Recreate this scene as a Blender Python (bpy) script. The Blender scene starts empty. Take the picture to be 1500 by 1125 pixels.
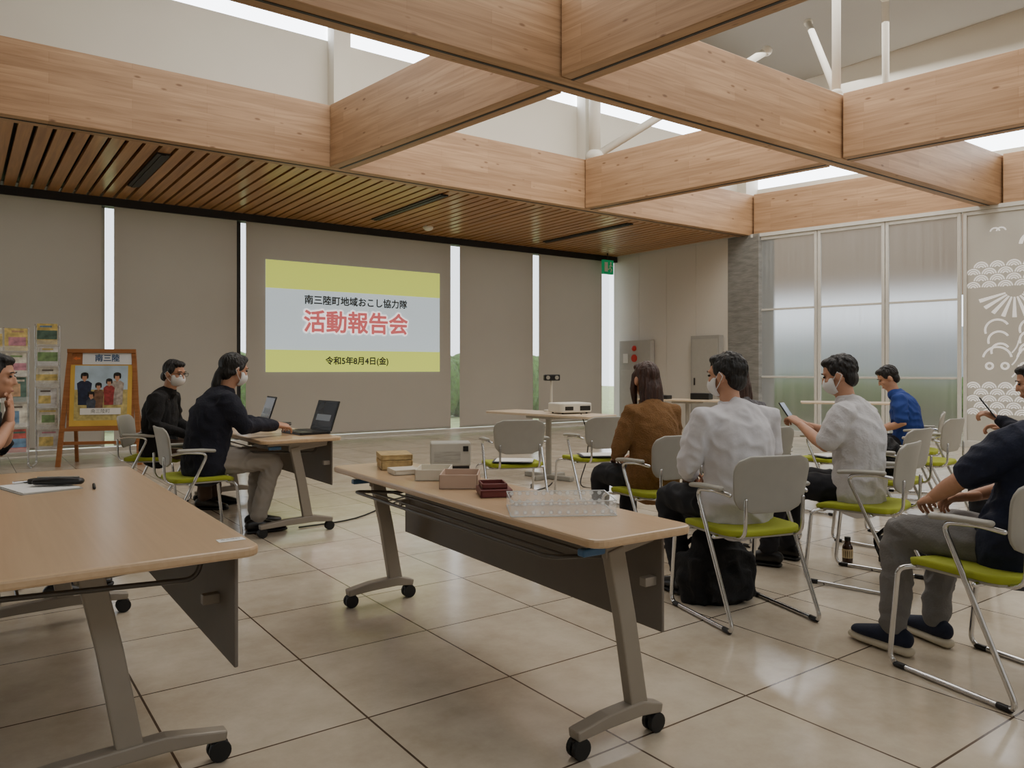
import bpy, bmesh, math, random
from mathutils import Vector, Matrix, noise
random.seed(7)
V=Vector
TH=math.radians(35.9)
COL=bpy.context.scene.collection
def rad(a): return math.radians(a)
def R(s,v,z=0.0):
    c,n=math.cos(TH),math.sin(TH)
    return V((s*c-v*n, s*n+v*c, z))
# ---------------------------------------------------------------- materials
def lin(c):
    return tuple(((x/255)/12.92 if x/255<=0.04045 else ((x/255+0.055)/1.055)**2.4) for x in c)+(1,)
MC={}
def mat(name,col,rough=.5,metal=0,nz=None,bump=None,emis=0,trans=0,stretch=(1,1,1),alpha=1,spec=.5):
    if name in MC: return MC[name]
    m=bpy.data.materials.new(name); m.use_nodes=True; nt=m.node_tree; b=nt.nodes['Principled BSDF']
    c=lin(col); b.inputs['Base Color'].default_value=c
    b.inputs['Roughness'].default_value=rough; b.inputs['Metallic'].default_value=metal
    b.inputs['Specular IOR Level'].default_value=spec
    if trans: b.inputs['Transmission Weight'].default_value=trans
    if alpha<1: b.inputs['Alpha'].default_value=alpha
    if emis:
        b.inputs['Emission Color'].default_value=c; b.inputs['Emission Strength'].default_value=emis
    tc=nt.nodes.new('ShaderNodeTexCoord'); mp=nt.nodes.new('ShaderNodeMapping')
    mp.inputs['Scale'].default_value=stretch
    nt.links.new(tc.outputs['Object'],mp.inputs['Vector'])
    if nz is None: nz=(12,.03)
    n=nt.nodes.new('ShaderNodeTexNoise'); n.inputs['Scale'].default_value=nz[0]; n.inputs['Detail'].default_value=5
    nt.links.new(mp.outputs[0],n.inputs['Vector'])
    r=nt.nodes.new('ShaderNodeValToRGB'); a=nz[1]
    r.color_ramp.elements[0].position=.3; r.color_ramp.elements[1].position=.7
    r.color_ramp.elements[0].color=tuple(x*(1-a) for x in c[:3])+(1,)
    r.color_ramp.elements[1].color=tuple(min(1,x*(1+a)) for x in c[:3])+(1,)
    nt.links.new(n.outputs['Fac'],r.inputs[0]); nt.links.new(r.outputs[0],b.inputs['Base Color'])
    if bump:
        n2=nt.nodes.new('ShaderNodeTexNoise'); n2.inputs['Scale'].default_value=bump[0]; n2.inputs['Detail'].default_value=4
        nt.links.new(mp.outputs[0],n2.inputs['Vector'])
        bp=nt.nodes.new('ShaderNodeBump'); bp.inputs['Strength'].default_value=bump[1]; bp.inputs['Distance'].default_value=.02
        nt.links.new(n2.outputs['Fac'],bp.inputs['Height']); nt.links.new(bp.outputs[0],b.inputs['Normal'])
    MC[name]=m; return m
def wood(name,c1,c2,along='X',grain=9,rough=.45,lam=None,sc=1.6):
    m=bpy.data.materials.new(name); m.use_nodes=True; nt=m.node_tree; b=nt.nodes['Principled BSDF']
    b.inputs['Roughness'].default_value=rough
    tc=nt.nodes.new('ShaderNodeTexCoord'); mp=nt.nodes.new('ShaderNodeMapping')
    mp.inputs['Scale'].default_value=(.5,grain,grain) if along=='X' else (grain,.5,grain)
    nt.links.new(tc.outputs['Object'],mp.inputs['Vector'])
    n=nt.nodes.new('ShaderNodeTexNoise'); n.inputs['Scale'].default_value=sc; n.inputs['Detail'].default_value=8; n.inputs['Distortion'].default_value=.8
    nt.links.new(mp.outputs[0],n.inputs['Vector'])
    r=nt.nodes.new('ShaderNodeValToRGB'); r.color_ramp.elements[0].position=.3; r.color_ramp.elements[1].position=.7
    r.color_ramp.elements[0].color=lin(c1); r.color_ramp.elements[1].color=lin(c2)
    nt.links.new(n.outputs['Fac'],r.inputs[0])
    out=r.outputs[0]
    if lam:
        vo=nt.nodes.new('ShaderNodeTexVoronoi'); vo.inputs['Scale'].default_value=1.0
        mp2=nt.nodes.new('ShaderNodeMapping'); mp2.inputs['Scale'].default_value=(3,8,8)
        nt.links.new(tc.outputs['Object'],mp2.inputs['Vector']); nt.links.new(mp2.outputs[0],vo.inputs['Vector'])
        kr=nt.nodes.new('ShaderNodeValToRGB'); kr.color_ramp.elements[0].position=.06; kr.color_ramp.elements[1].position=.13
        kr.color_ramp.elements[0].color=(.42,.33,.26,1); kr.color_ramp.elements[1].color=(1,1,1,1)
        nt.links.new(vo.outputs['Distance'],kr.inputs[0])
        mx=nt.nodes.new('ShaderNodeMix'); mx.data_type='RGBA'; mx.blend_type='MULTIPLY'; mx.inputs[0].default_value=.9
        nt.links.new(out,mx.inputs[6]); nt.links.new(kr.outputs[0],mx.inputs[7]); out=mx.outputs[2]
        br=nt.nodes.new('ShaderNodeTexBrick'); br.inputs['Scale'].default_value=1; br.inputs['Brick Width'].default_value=1.5
        br.inputs['Row Height'].default_value=lam; br.inputs['Mortar Size'].default_value=.0015
        br.inputs['Color1'].default_value=(1,1,1,1); br.inputs['Color2'].default_value=(.80,.77,.73,1); br.inputs['Mortar'].default_value=(.66,.6,.54,1)
        sx=nt.nodes.new('ShaderNodeSeparateXYZ'); cx=nt.nodes.new('ShaderNodeCombineXYZ')
        nt.links.new(tc.outputs['Object'],sx.inputs[0]); nt.links.new(sx.outputs[0],cx.inputs[0]); nt.links.new(sx.outputs[2],cx.inputs[1])
        nt.links.new(cx.outputs[0],br.inputs['Vector'])
        m2=nt.nodes.new('ShaderNodeMix'); m2.data_type='RGBA'; m2.blend_type='MULTIPLY'; m2.inputs[0].default_value=1
        nt.links.new(out,m2.inputs[6]); nt.links.new(br.outputs['Color'],m2.inputs[7]); out=m2.outputs[2]
    nt.links.new(out,b.inputs['Base Color'])
    MC[name]=m; return m
def floor_mat():
    m=bpy.data.materials.new('stone_tile'); m.use_nodes=True; nt=m.node_tree; b=nt.nodes['Principled BSDF']
    tc=nt.nodes.new('ShaderNodeTexCoord'); mp=nt.nodes.new('ShaderNodeMapping')
    mp.inputs['Location'].default_value=(-1.14+6.0,-2.42+6.5,0)
    nt.links.new(tc.outputs['Object'],mp.inputs[0])
    br=nt.nodes.new('ShaderNodeTexBrick'); br.offset=0; br.inputs['Scale'].default_value=1
    br.inputs['Brick Width'].default_value=.6; br.inputs['Row Height'].default_value=.65; br.inputs['Mortar Size'].default_value=.0042
    br.inputs['Color1'].default_value=lin((205,194,176)); br.inputs['Color2'].default_value=lin((194,182,163)); br.inputs['Mortar'].default_value=lin((84,70,58))
    nt.links.new(mp.outputs[0],br.inputs['Vector'])
    n=nt.nodes.new('ShaderNodeTexNoise'); n.inputs['Scale'].default_value=2.6; n.inputs['Detail'].default_value=10; n.inputs['Roughness'].default_value=.68
    nt.links.new(tc.outputs['Object'],n.inputs['Vector'])
    r=nt.nodes.new('ShaderNodeValToRGB'); r.color_ramp.elements[0].position=.32; r.color_ramp.elements[1].position=.66
    r.color_ramp.elements[0].color=(.76,.73,.68,1); r.color_ramp.elements[1].color=(1.06,1.06,1.06,1)
    nt.links.new(n.outputs['Fac'],r.inputs[0])
    mx=nt.nodes.new('ShaderNodeMix'); mx.data_type='RGBA'; mx.blend_type='MULTIPLY'; mx.inputs[0].default_value=1
    nt.links.new(br.outputs['Color'],mx.inputs[6]); nt.links.new(r.outputs[0],mx.inputs[7]); nt.links.new(mx.outputs[2],b.inputs['Base Color'])
    b.inputs['Roughness'].default_value=.17
    return m
def ribbed(name,tint):
    m=bpy.data.materials.new(name); m.use_nodes=True; nt=m.node_tree; nt.nodes.clear()
    o=nt.nodes.new('ShaderNodeOutputMaterial'); t=nt.nodes.new('ShaderNodeBsdfRefraction'); d=nt.nodes.new('ShaderNodeBsdfPrincipled')
    t.inputs['Color'].default_value=(.84,.86,.87,1); t.inputs['Roughness'].default_value=.5; t.inputs['IOR'].default_value=1.2
    d.inputs['Roughness'].default_value=.16
    tc=nt.nodes.new('ShaderNodeTexCoord'); mp=nt.nodes.new('ShaderNodeMapping'); mp.inputs['Scale'].default_value=(16,16,.25)
    nt.links.new(tc.outputs['Object'],mp.inputs[0])
    n=nt.nodes.new('ShaderNodeTexNoise'); n.inputs['Scale'].default_value=1.5; n.inputs['Detail'].default_value=6; nt.links.new(mp.outputs[0],n.inputs['Vector'])
    r=nt.nodes.new('ShaderNodeValToRGB'); c=lin(tint); r.color_ramp.elements[0].position=.3; r.color_ramp.elements[1].position=.7
    r.color_ramp.elements[0].color=tuple(x*.74 for x in c[:3])+(1,); r.color_ramp.elements[1].color=c  # vertical streaks in the base colour imitate silvery highlights on the glass
    nt.links.new(n.outputs['Fac'],r.inputs[0]); nt.links.new(r.outputs[0],d.inputs['Base Color'])
    w=nt.nodes.new('ShaderNodeTexWave'); w.inputs['Scale'].default_value=20; w.bands_direction='X'
    nt.links.new(tc.outputs['Object'],w.inputs['Vector'])
    bp=nt.nodes.new('ShaderNodeBump'); bp.inputs['Strength'].default_value=.2; bp.inputs['Distance'].default_value=.004
    nt.links.new(w.outputs['Fac'],bp.inputs['Height']); nt.links.new(bp.outputs[0],d.inputs['Normal'])
    mr=nt.nodes.new('ShaderNodeMapRange'); mr.inputs['To Min'].default_value=.34; mr.inputs['To Max'].default_value=.60
    nt.links.new(n.outputs['Fac'],mr.inputs['Value'])
    mx=nt.nodes.new('ShaderNodeMixShader'); nt.links.new(mr.outputs[0],mx.inputs[0]); nt.links.new(t.outputs[0],mx.inputs[1]); nt.links.new(d.outputs[0],mx.inputs[2])
    nt.links.new(mx.outputs[0],o.inputs[0]); return m
def translucent(name,tint,f=.35):
    m=bpy.data.materials.new(name); m.use_nodes=True; nt=m.node_tree; nt.nodes.clear()
    o=nt.nodes.new('ShaderNodeOutputMaterial'); t=nt.nodes.new('ShaderNodeBsdfTranslucent'); d=nt.nodes.new('ShaderNodeBsdfDiffuse')
    tc=nt.nodes.new('ShaderNodeTexCoord'); n=nt.nodes.new('ShaderNodeTexNoise'); n.inputs['Scale'].default_value=2; nt.links.new(tc.outputs['Object'],n.inputs['Vector'])
    r=nt.nodes.new('ShaderNodeValToRGB'); c=lin(tint)
    r.color_ramp.elements[0].color=tuple(x*.94 for x in c[:3])+(1,); r.color_ramp.elements[1].color=c
    nt.links.new(n.outputs['Fac'],r.inputs[0]); nt.links.new(r.outputs[0],d.inputs[0]); nt.links.new(r.outputs[0],t.inputs[0])
    mx=nt.nodes.new('ShaderNodeMixShader'); mx.inputs[0].default_value=f; nt.links.new(d.outputs[0],mx.inputs[1]); nt.links.new(t.outputs[0],mx.inputs[2])
    nt.links.new(mx.outputs[0],o.inputs[0]); return m
def perforated(name):
    m=mat(name,(240,244,245),.05,alpha=.16); nt=m.node_tree; b=nt.nodes['Principled BSDF']
    tc=nt.nodes.new('ShaderNodeTexCoord'); mp=nt.nodes.new('ShaderNodeVectorMath'); mp.operation='SCALE'; mp.inputs['Scale'].default_value=34
    nt.links.new(tc.outputs['Object'],mp.inputs[0])
    fr=nt.nodes.new('ShaderNodeVectorMath'); fr.operation='FRACTION'; nt.links.new(mp.outputs[0],fr.inputs[0])
    ds=nt.nodes.new('ShaderNodeVectorMath'); ds.operation='DISTANCE'; ds.inputs[1].default_value=(.5,.5,.5); nt.links.new(fr.outputs[0],ds.inputs[0])
    r=nt.nodes.new('ShaderNodeMapRange'); r.inputs['From Min'].default_value=.26; r.inputs['From Max'].default_value=.34; r.inputs['To Min'].default_value=.6; r.inputs['To Max'].default_value=.16
    nt.links.new(ds.outputs['Value'],r.inputs['Value']); nt.links.new(r.outputs[0],b.inputs['Alpha']); return m
# ---------------------------------------------------------------- objects
def chk(l):
    if len(l.split())>12 or len(l.split())<4: print('LABEL',len(l.split()),l)
def thing(name,label,cat,loc,rz=0,group=None,scale=1):
    e=bpy.data.objects.new(name,None); e.empty_display_size=.1; COL.objects.link(e)
    e.location=loc; e.rotation_euler=(0,0,rz); e.scale=(scale,)*3
    e['label']=label; e['category']=cat; chk(label)
    if group: e['group']=group
    return e
def mkm(name,me,m,parent=None,loc=(0,0,0),rot=(0,0,0),smooth=False,bevel=0,label=None):
    o=bpy.data.objects.new(name,me); COL.objects.link(o)
    if m: me.materials.clear(); me.materials.append(m)
    if parent: o.parent=parent
    o.location=loc; o.rotation_euler=rot
    if smooth:
        for p in me.polygons: p.use_smooth=True
    if bevel:
        b=o.modifiers.new('b','BEVEL'); b.width=bevel; b.segments=2; b.limit_method='ANGLE'
    if label: o['label']=label
    return o
def mk(name,bm,m,parent=None,**k):
    me=bpy.data.meshes.new(name); bmesh.ops.recalc_face_normals(bm,faces=bm.faces); bm.to_mesh(me); bm.free()
    return mkm(name,me,m,parent,**k)
def struct(o): o['kind']='structure'; return o
def top(o,label,cat,group=None):
    o['label']=label; o['category']=cat; chk(label)
    if group: o['group']=group
    return o
def box(bm,c,s,rz=0,M=None):
    r=bmesh.ops.create_cube(bm,size=1)
    X=Matrix.Translation(V(c))@Matrix.Rotation(rz,4,'Z')@Matrix.Diagonal((*s,1))
    if M: X=M@X
    bmesh.ops.transform(bm,matrix=X,verts=r['verts']); return r['verts']
def nb(): return bmesh.new()
def boxo(name,c,s,m,parent=None,**k):
    bm=nb(); box(bm,c,s); return mk(name,bm,m,parent,**k)
def ell(bm,c,r,M=None,seg=16):
    q=bmesh.ops.create_uvsphere(bm,u_segments=seg,v_segments=max(8,seg*2//3),radius=1)
    X=Matrix.Translation(V(c))@Matrix.Diagonal((*r,1))
    if M: X=M@X
    bmesh.ops.transform(bm,matrix=X,verts=q['verts'])
def sweep(bm,pts,radii,seg=12,side=None,cap=True,rect=False):
    pts=[V(p) for p in pts]; n=len(pts)
    rr=[(r,r) if not isinstance(r,tuple) else r for r in (radii if isinstance(radii,list) else [radii]*n)]
    if rect: seg=4; cap=False; rr=[(a*1.414,b*1.414) for a,b in rr]
    a0=math.pi/4 if rect else 0
    tans=[]
    for i in range(n):
        a=pts[max(0,i-1)]; b=pts[min(n-1,i+1)]; t=(b-a); tans.append(t.normalized() if t.length>1e-9 else V((0,0,1)))
    ref=V(side) if side is not None else None
    rings=[]
    if ref is None:
        ref=V((1,0,0)) if abs(tans[0].x)<.8 else V((0,0,1)); prop=True
    else: prop=False
    items=[]
    for i in range(n):
        t=tans[i]; x=ref-t*ref.dot(t)
        if x.length<1e-5: x=t.orthogonal()
        x.normalize(); y=t.cross(x)
        if prop: ref=x
        items.append((pts[i],x,y,rr[i][0],rr[i][1],t))
    full=[]
    if cap:
        p,x,y,a,b,t=items[0]; e=min(a,b)
        for k in (75,50,25): full.append((p-t*e*math.sin(rad(k)),x,y,a*math.cos(rad(k)),b*math.cos(rad(k))))
    for p,x,y,a,b,t in items: full.append((p,x,y,a,b))
    if cap:
        p,x,y,a,b,t=items[-1]; e=min(a,b)
        for k in (25,50,75): full.append((p+t*e*math.sin(rad(k)),x,y,a*math.cos(rad(k)),b*math.cos(rad(k))))
    for p,x,y,a,b in full:
        rings.append([bm.verts.new(p+x*a*math.cos(a0+2*math.pi*j/seg)+y*b*math.sin(a0+2*math.pi*j/seg)) for j in range(seg)])
    for i in range(len(rings)-1):
        for j in range(seg):
            bm.faces.new((rings[i][j],rings[i][(j+1)%seg],rings[i+1][(j+1)%seg],rings[i+1][j]))
    bm.faces.new(list(reversed(rings[0]))); bm.faces.new(rings[-1])
def fillet(pts,r=.04,n=5,closed=False):
    pts=[V(p) for p in pts]; out=[pts[0]]
    for i in range(1,len(pts)-1):
        a,b,c=pts[i-1],pts[i],pts[i+1]
        d1=(a-b); d2=(c-b); rr=min(r,d1.length*.45,d2.length*.45)
        p0=b+d1.normalized()*rr; p2=b+d2.normalized()*rr
        for k in range(n+1):
            t=k/n; out.append(p0*(1-t)**2+b*2*t*(1-t)+p2*t*t)
    out.append(pts[-1]); return out
def catm(pts,radii,n=4):
    pts=[V(p) for p in pts]; rr=[(r,r) if not isinstance(r,tuple) else r for r in radii]
    P=[pts[0]]+pts+[pts[-1]]; Q=[rr[0]]+rr+[rr[-1]]; op=[];orr=[]
    for i in range(1,len(P)-2):
        for k in range(n):
            t=k/n
            def f(a,b,c,d): return .5*((2*b)+(-a+c)*t+(2*a-5*b+4*c-d)*t*t+(-a+3*b-3*c+d)*t**3)
            op.append(V([f(P[i-1][q],P[i][q],P[i+1][q],P[i+2][q]) for q in range(3)]))
            orr.append(tuple(max(.002,f(Q[i-1][q],Q[i][q],Q[i+1][q],Q[i+2][q])) for q in range(2)))
    op.append(pts[-1]); orr.append(rr[-1]); return op,orr
def plate(bm,w,d,h,r,z=0,seg=5,cx0=0,cy0=0):
    o=[]
    for (cx,cy,a0) in ((w/2-r,d/2-r,0),(-w/2+r,d/2-r,90),(-w/2+r,-d/2+r,180),(w/2-r,-d/2+r,270)):
        for k in range(seg+1):
            a=rad(a0+90*k/seg); o.append((cx0+cx+r*math.cos(a),cy0+cy+r*math.sin(a)))
    lo=[bm.verts.new((x,y,z)) for x,y in o]; hi=[bm.verts.new((x,y,z+h)) for x,y in o]; n=len(o)
    bm.faces.new(lo[::-1]); bm.faces.new(hi)
    for i in range(n): bm.faces.new((lo[i],lo[(i+1)%n],hi[(i+1)%n],hi[i]))
def curved(bm,w,h,r,fn,nx=14,ny=12,taper=0):
    g=[]
    for j in range(ny+1):
        v=-h/2+h*j/ny; a=abs(v)-(h/2-r)
        ins=0 if a<=0 else r-math.sqrt(max(0,r*r-a*a))
        hw=w/2-ins-taper*(.5-v/h)
        g.append([bm.verts.new(fn(-hw+2*hw*i/nx,v)) for i in range(nx+1)])
    for j in range(ny):
        for i in range(nx): bm.faces.new((g[j][i],g[j][i+1],g[j+1][i+1],g[j+1][i]))
def solid(o,t,bev=.004):
    s=o.modifiers.new('s','SOLIDIFY'); s.thickness=t; s.offset=0
    b=o.modifiers.new('b','BEVEL'); b.width=bev; b.segments=2; b.limit_method='ANGLE'
    return o
def remesh(bm,vox,sm=4,amp=0,nsc=10,seed=0,zst=1,fold=False):
    me=bpy.data.meshes.new('tmp'); bmesh.ops.recalc_face_normals(bm,faces=bm.faces); bm.to_mesh(me); bm.free()
    o=bpy.data.objects.new('tmp',me); COL.objects.link(o)
    m=o.modifiers.new('r','REMESH'); m.mode='VOXEL'; m.voxel_size=vox
    s=o.modifiers.new('s','SMOOTH'); s.factor=.5; s.iterations=sm
    dg=bpy.context.evaluated_depsgraph_get(); dg.update()
    out=bpy.data.meshes.new_from_object(o.evaluated_get(dg))
    bpy.data.objects.remove(o); bpy.data.meshes.remove(me)
    if amp:
        off=V((seed*3.1,seed*1.7,0)); ns=[v.normal.copy() for v in out.vertices]
        for v,nn in zip(out.vertices,ns):
            q=V((v.co.x*nsc,v.co.y*nsc,v.co.z*nsc*zst))+off
            if fold:
                w=noise.noise(q*.5)*1.6; q2=V((q.x*.6+w,q.y*.6+w,q.z*1.35+q.x*.5))
                k=.42-1.5*abs(noise.noise(q2))+.25*noise.noise(q*1.7)
            else: k=noise.noise(q)+.5*noise.noise(q*2.1)
            v.co+=nn*k*amp
    return out
def copything(src,loc,rz,label=None,scale=None):
    def cp(o,par):
        c=o.copy(); COL.objects.link(c)
        if par is not None: c.parent=par
        for ch in o.children: cp(ch,c)
        return c
    c=cp(src,None); c.location=loc; c.rotation_euler=(0,0,rz)
    if label: c['label']=label; chk(label)
    return c
def text(name,body,size,m,parent,loc,rot,ext=0,bold=0,alx='CENTER',nd=12):
    """flat lettering mesh; bold>0 thickens the strokes"""
    cu=bpy.data.curves.new(name,'FONT'); cu.body=body; cu.size=size; cu.align_x=alx; cu.align_y='CENTER'; cu.extrude=ext
    o=bpy.data.objects.new(name+'_c',cu); COL.objects.link(o)
    dg=bpy.context.evaluated_depsgraph_get(); dg.update()
    me=bpy.data.meshes.new_from_object(o.evaluated_get(dg)); bpy.data.objects.remove(o)
    if bold:
        bm=nb(); base=me.copy()
        for k in range(nd+1):
            a=2*math.pi*k/nd; d=V((0,0,0)) if k==nd else V((math.cos(a)*bold,math.sin(a)*bold,k*.00002))
            t=base.copy(); t.transform(Matrix.Translation(d)); bm.from_mesh(t); bpy.data.meshes.remove(t)
        me=bpy.data.meshes.new(name); bm.to_mesh(me); bm.free()
    return mkm(name,me,m,parent,loc=loc,rot=rot)
# ---------------------------------------------------------------- material set
M_beam=wood('beam_wood',(166,130,96),(196,160,124),'X',9,.5,lam=.105,sc=2.6)
M_slat=wood('slat_wood',(150,106,64),(190,142,92),'Y',12,.28)
M_top=wood('tabletop_maple',(188,158,122),(198,168,133),'Y',16,.28,sc=2.2)
M_easel=wood('easel_wood',(140,88,48),(170,112,66),'X',20)
M_white=mat('white_paint',(222,218,206),.7,nz=(2,.015))
M_roof=mat('roof_membrane',(158,156,148),.8,nz=(1,.02))
M_pan=mat('wall_panel',(212,207,197),.6,nz=(1,.015))
M_dark=mat('dark_metal',(28,26,25),.5)
M_blind=translucent('roller_blind_fabric',(172,161,148),.22)
M_conc=mat('board_formed_concrete',(132,131,126),.9,nz=(4,.2),bump=(10,.5),stretch=(1,1,4))
M_chair=mat('grey_plastic',(160,157,147),.45)
M_lime=mat('lime_fabric',(156,164,48),.9,bump=(300,.2))
M_chrome=mat('chrome',(205,205,205),.2,1)
M_leg=mat('taupe_metal',(144,135,122),.45,.2)
M_mod=mat('taupe_panel',(108,100,90),.6)
M_blk=mat('black_plastic',(20,20,21),.4)
M_rub=mat('black_rubber',(14,14,14),.6)
M_blue=mat('blue_lever',(60,100,140),.4)
M_skin=mat('skin',(190,142,114),.55,nz=(20,.05))
M_maskw=mat('mask_cloth',(222,222,222),.85)
M_hairb=mat('black_hair',(18,15,14),.5,nz=(60,.5),bump=(60,.8),stretch=(1,1,.15))
M_hairr=mat('brown_hair',(60,34,23),.45,nz=(60,.4),bump=(60,.8),stretch=(1,1,.15))
M_paper=mat('paper',(232,231,226),.8)
M_glow=mat('daylight_glazing',(240,246,255),.5,emis=7,nz=(1,0))
M_clear=mat('clear_acrylic',(240,244,245),.05,alpha=.2)
M_grey=mat('cabinet_grey',(156,154,147),.5)
M_red=mat('alarm_red',(190,40,30),.4)
M_pale=mat('pale_grey_enamel',(176,174,166),.5)
# ---------------------------------------------------------------- room shell
def rbox(name,s0,s1,v0,v1,z0,z1,m,bevel=0):
    bm=nb(); box(bm,((s0+s1)/2,(v0+v1)/2,(z0+z1)/2),(s1-s0,v1-v0,z1-z0))
    return struct(mk(name,bm,m,rot=(0,0,TH),bevel=bevel))
rbox('floor',-6,16,-6.5,12.75,-.1,0,floor_mat())
rbox('wall_back',-6,11.9,12.72,12.8,3.62,4.6,M_white)
rbox('wall_left_light_block',-6.1,-6,-6.5,12.75,0,7.3,M_white)  # unseen, added to block sky light from the left
rbox('wall_front_light_block',-6,16,-6.6,-6.5,0,7.3,M_white)  # unseen, added behind the camera to block sky light
rbox('wall_right_light_block',14.6,14.7,-6.5,.6,0,7.3,M_white)  # unseen, added to close the open side against sky light
rbox('ceiling_rear_light_block',-6,15,-6.5,-2.9,4.4,4.5,M_white)  # unseen, added to shut out sky light over the rear
rbox('trim_1',-6,11.77,12.3,12.5,3.54,3.66,M_dark)
rbox('baseboard_back',-6,11.77,12.42,12.55,0,.06,M_pan)
for i,(s,w) in enumerate(((-.16,.06),(1.70,.05),(3.63,.08),(7.56,.06),(9.49,.05),(11.4,.06))):
    rbox('trim_%d'%(i+2),s-w/2,s+w/2,12.5,12.6,0,3.6,M_dark if i in(2,) else M_chair)
gl=mat('window_glass',(235,242,240),.05,alpha=.12)
for i,(a,b) in enumerate(((-6,-.2),(-.1,1.66),(1.74,3.6),(3.68,7.5),(7.6,9.45),(9.55,11.36),(11.45,11.77))):
    rbox('window_%d'%(i+1),a,b,12.56,12.58,.05,3.55,gl)
bm=nb()
for k in range(4):
    v0=9.31+k*.78; box(bm,(11.83,v0+.385,1.83),(.1,.775,3.66))
struct(mk('wall_side',bm,M_pan,rot=(0,0,TH),bevel=.004))
rbox('wall_column',11.77,12.3,8.62,9.31,0,3.66,M_conc,.008)
rbox('wall_side_upper',11.78,12.2,8.9,12.75,3.66,7.2,M_white)
bm=nb(); s=-6.0
while s<11.76:
    box(bm,(s,10.72,3.685),(.128,3.5,.05)); s+=.168
struct(mk('ceiling',bm,M_slat,rot=(0,0,TH)))
rbox('ceiling_backing',-6,11.8,8.95,12.75,3.8,3.86,M_dark)
for i,(s,a,b) in enumerate(((1.9,9.4,11.3),(5.55,9.3,11.5),(9.2,9.3,11.6))):
    bm=nb(); box(bm,(s,(a+b)/2,3.655),(.14,b-a,.03)); box(bm,(s,(a+b)/2,3.637),(.05,b-a,.012))
    o=mk('air_vent',bm,M_dark,rot=(0,0,TH)); top(o,'black linear air vent set in the slatted wood ceiling','air vent','ceiling air vents')
Z0,Z1=3.65,4.4
def beam(p,q,w=.26,z0=Z0,z1=Z1,n=[0]):
    n[0]+=1
    a=R(*p);b=R(*q); d=b-a; L=d.length; ang=math.atan2(d.y,d.x)
    bm=nb(); box(bm,(0,0,0),(L,w,z1-z0))
    o=mk('trim_%d'%(20+n[0]),bm,M_beam,loc=((a.x+b.x)/2,(a.y+b.y)/2,(z0+z1)/2),rot=(0,0,ang),bevel=.006)
    bm=nb(); box(bm,(0,0,-(z1-z0)/2-.001),(L,.03,.006)); mk('beam_slot',bm,M_dark,o)
    return struct(o)
nA=[(3.78,8.82),(4.22,5.1),(4.62,1.4),(5.0,-2.9)]
nB=[(7.88,8.82),(8.45,5.1),(9.0,1.4),(9.5,-2.9)]
nF=[(11.96,8.8),(12.72,5.1),(13.45,1.4),(14.3,-2.9)]
nZ=[(-.35,8.82),(-.05,5.1),(.2,1.4),(.5,-2.9)]
beam((-6,8.95),(11.95,8.95))
beam((-6,5.1),(12.8,5.1))
beam((-6,1.4),(13.4,1.4))
for nn in (nA,nB,nF,nZ):
    for a,b in zip(nn[:-1],nn[1:]):
        da=.14 if a[1]<8 else 0.0
        beam((a[0],a[1]-da),(b[0],b[1]+.14))
rbox('wall_lantern_back',-6,12.2,9.1,9.2,4.4,5.3,M_white)
rbox('wall_lantern_back_upper',-6,12.2,9.1,9.2,5.54,7.3,M_white)
rbox('window_10',-6,12.2,9.12,9.17,5.3,5.54,M_glow)
for i,s in enumerate((3.85,7.95,-.3)): rbox('trim_%d'%(60+i),s-.11,s+.11,8.9,9.1,4.4,7.0,M_white)
def wallseg(name,p,q,z0,z1,t,m,gap=0):
    a=R(*p);b=R(*q);d=b-a;bm=nb();box(bm,(0,0,0),(d.length,t,z1-z0))
    return struct(mk(name,bm,m,loc=((a.x+b.x)/2,(a.y+b.y)/2,(z0+z1)/2),rot=(0,0,math.atan2(d.y,d.x))))
wallseg('wall_lantern_side',(12.14,9.0),(14.7,-3),4.9,7.3,.08,M_white)
wallseg('window_11',(12.14,9.0),(14.7,-3),4.55,4.9,.05,M_glow)
wallseg('wall_lantern_side_lower',(12.14,9.0),(14.7,-3),4.35,4.55,.08,M_white)
bm=nb(); g=[]
for i in range(41):
    s=-6.1+21*i/40
    g.append([bm.verts.new((s,-3+12.2*j/12, 6.25+.8*abs(math.sin(math.pi*(s-4.0)/4.2))**.8)) for j in range(13)])
for i in range(40):
    for j in range(12): bm.faces.new((g[i][j],g[i+1][j],g[i+1][j+1],g[i][j+1]))
struct(mk('ceiling_lantern',bm,M_roof,rot=(0,0,TH),smooth=True))
def strut(p,q,r=.06):
    bm=nb(); sweep(bm,[p,q],r,14,cap=False)
    for e in (p,q): ell(bm,e,(r*1.5,r*1.5,r*1.3))
    o=mk('roof_strut',bm,M_white,smooth=True); top(o,'white painted steel roof strut rising from a timber beam crossing','roof strut','white steel roof struts')
for nn in (nB,nA):
    for k in (1,2):
        c=R(nn[k][0],nn[k][1],4.42)
        strut(c,c+V((0,0,1.85)),.05)
        strut(c+V((0,0,.05)),R(nn[k][0]+1.9,nn[k][1]+1.6,6.4),.045)
c=R(7.9,8.75,4.45); strut(c,c+V((0,0,1.8)),.09); strut(c,R(10.3,7.4,6.2),.06)
c=R(12.4,6.6,4.45); strut(c,R(10.5,5.6,6.4),.05)
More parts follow.
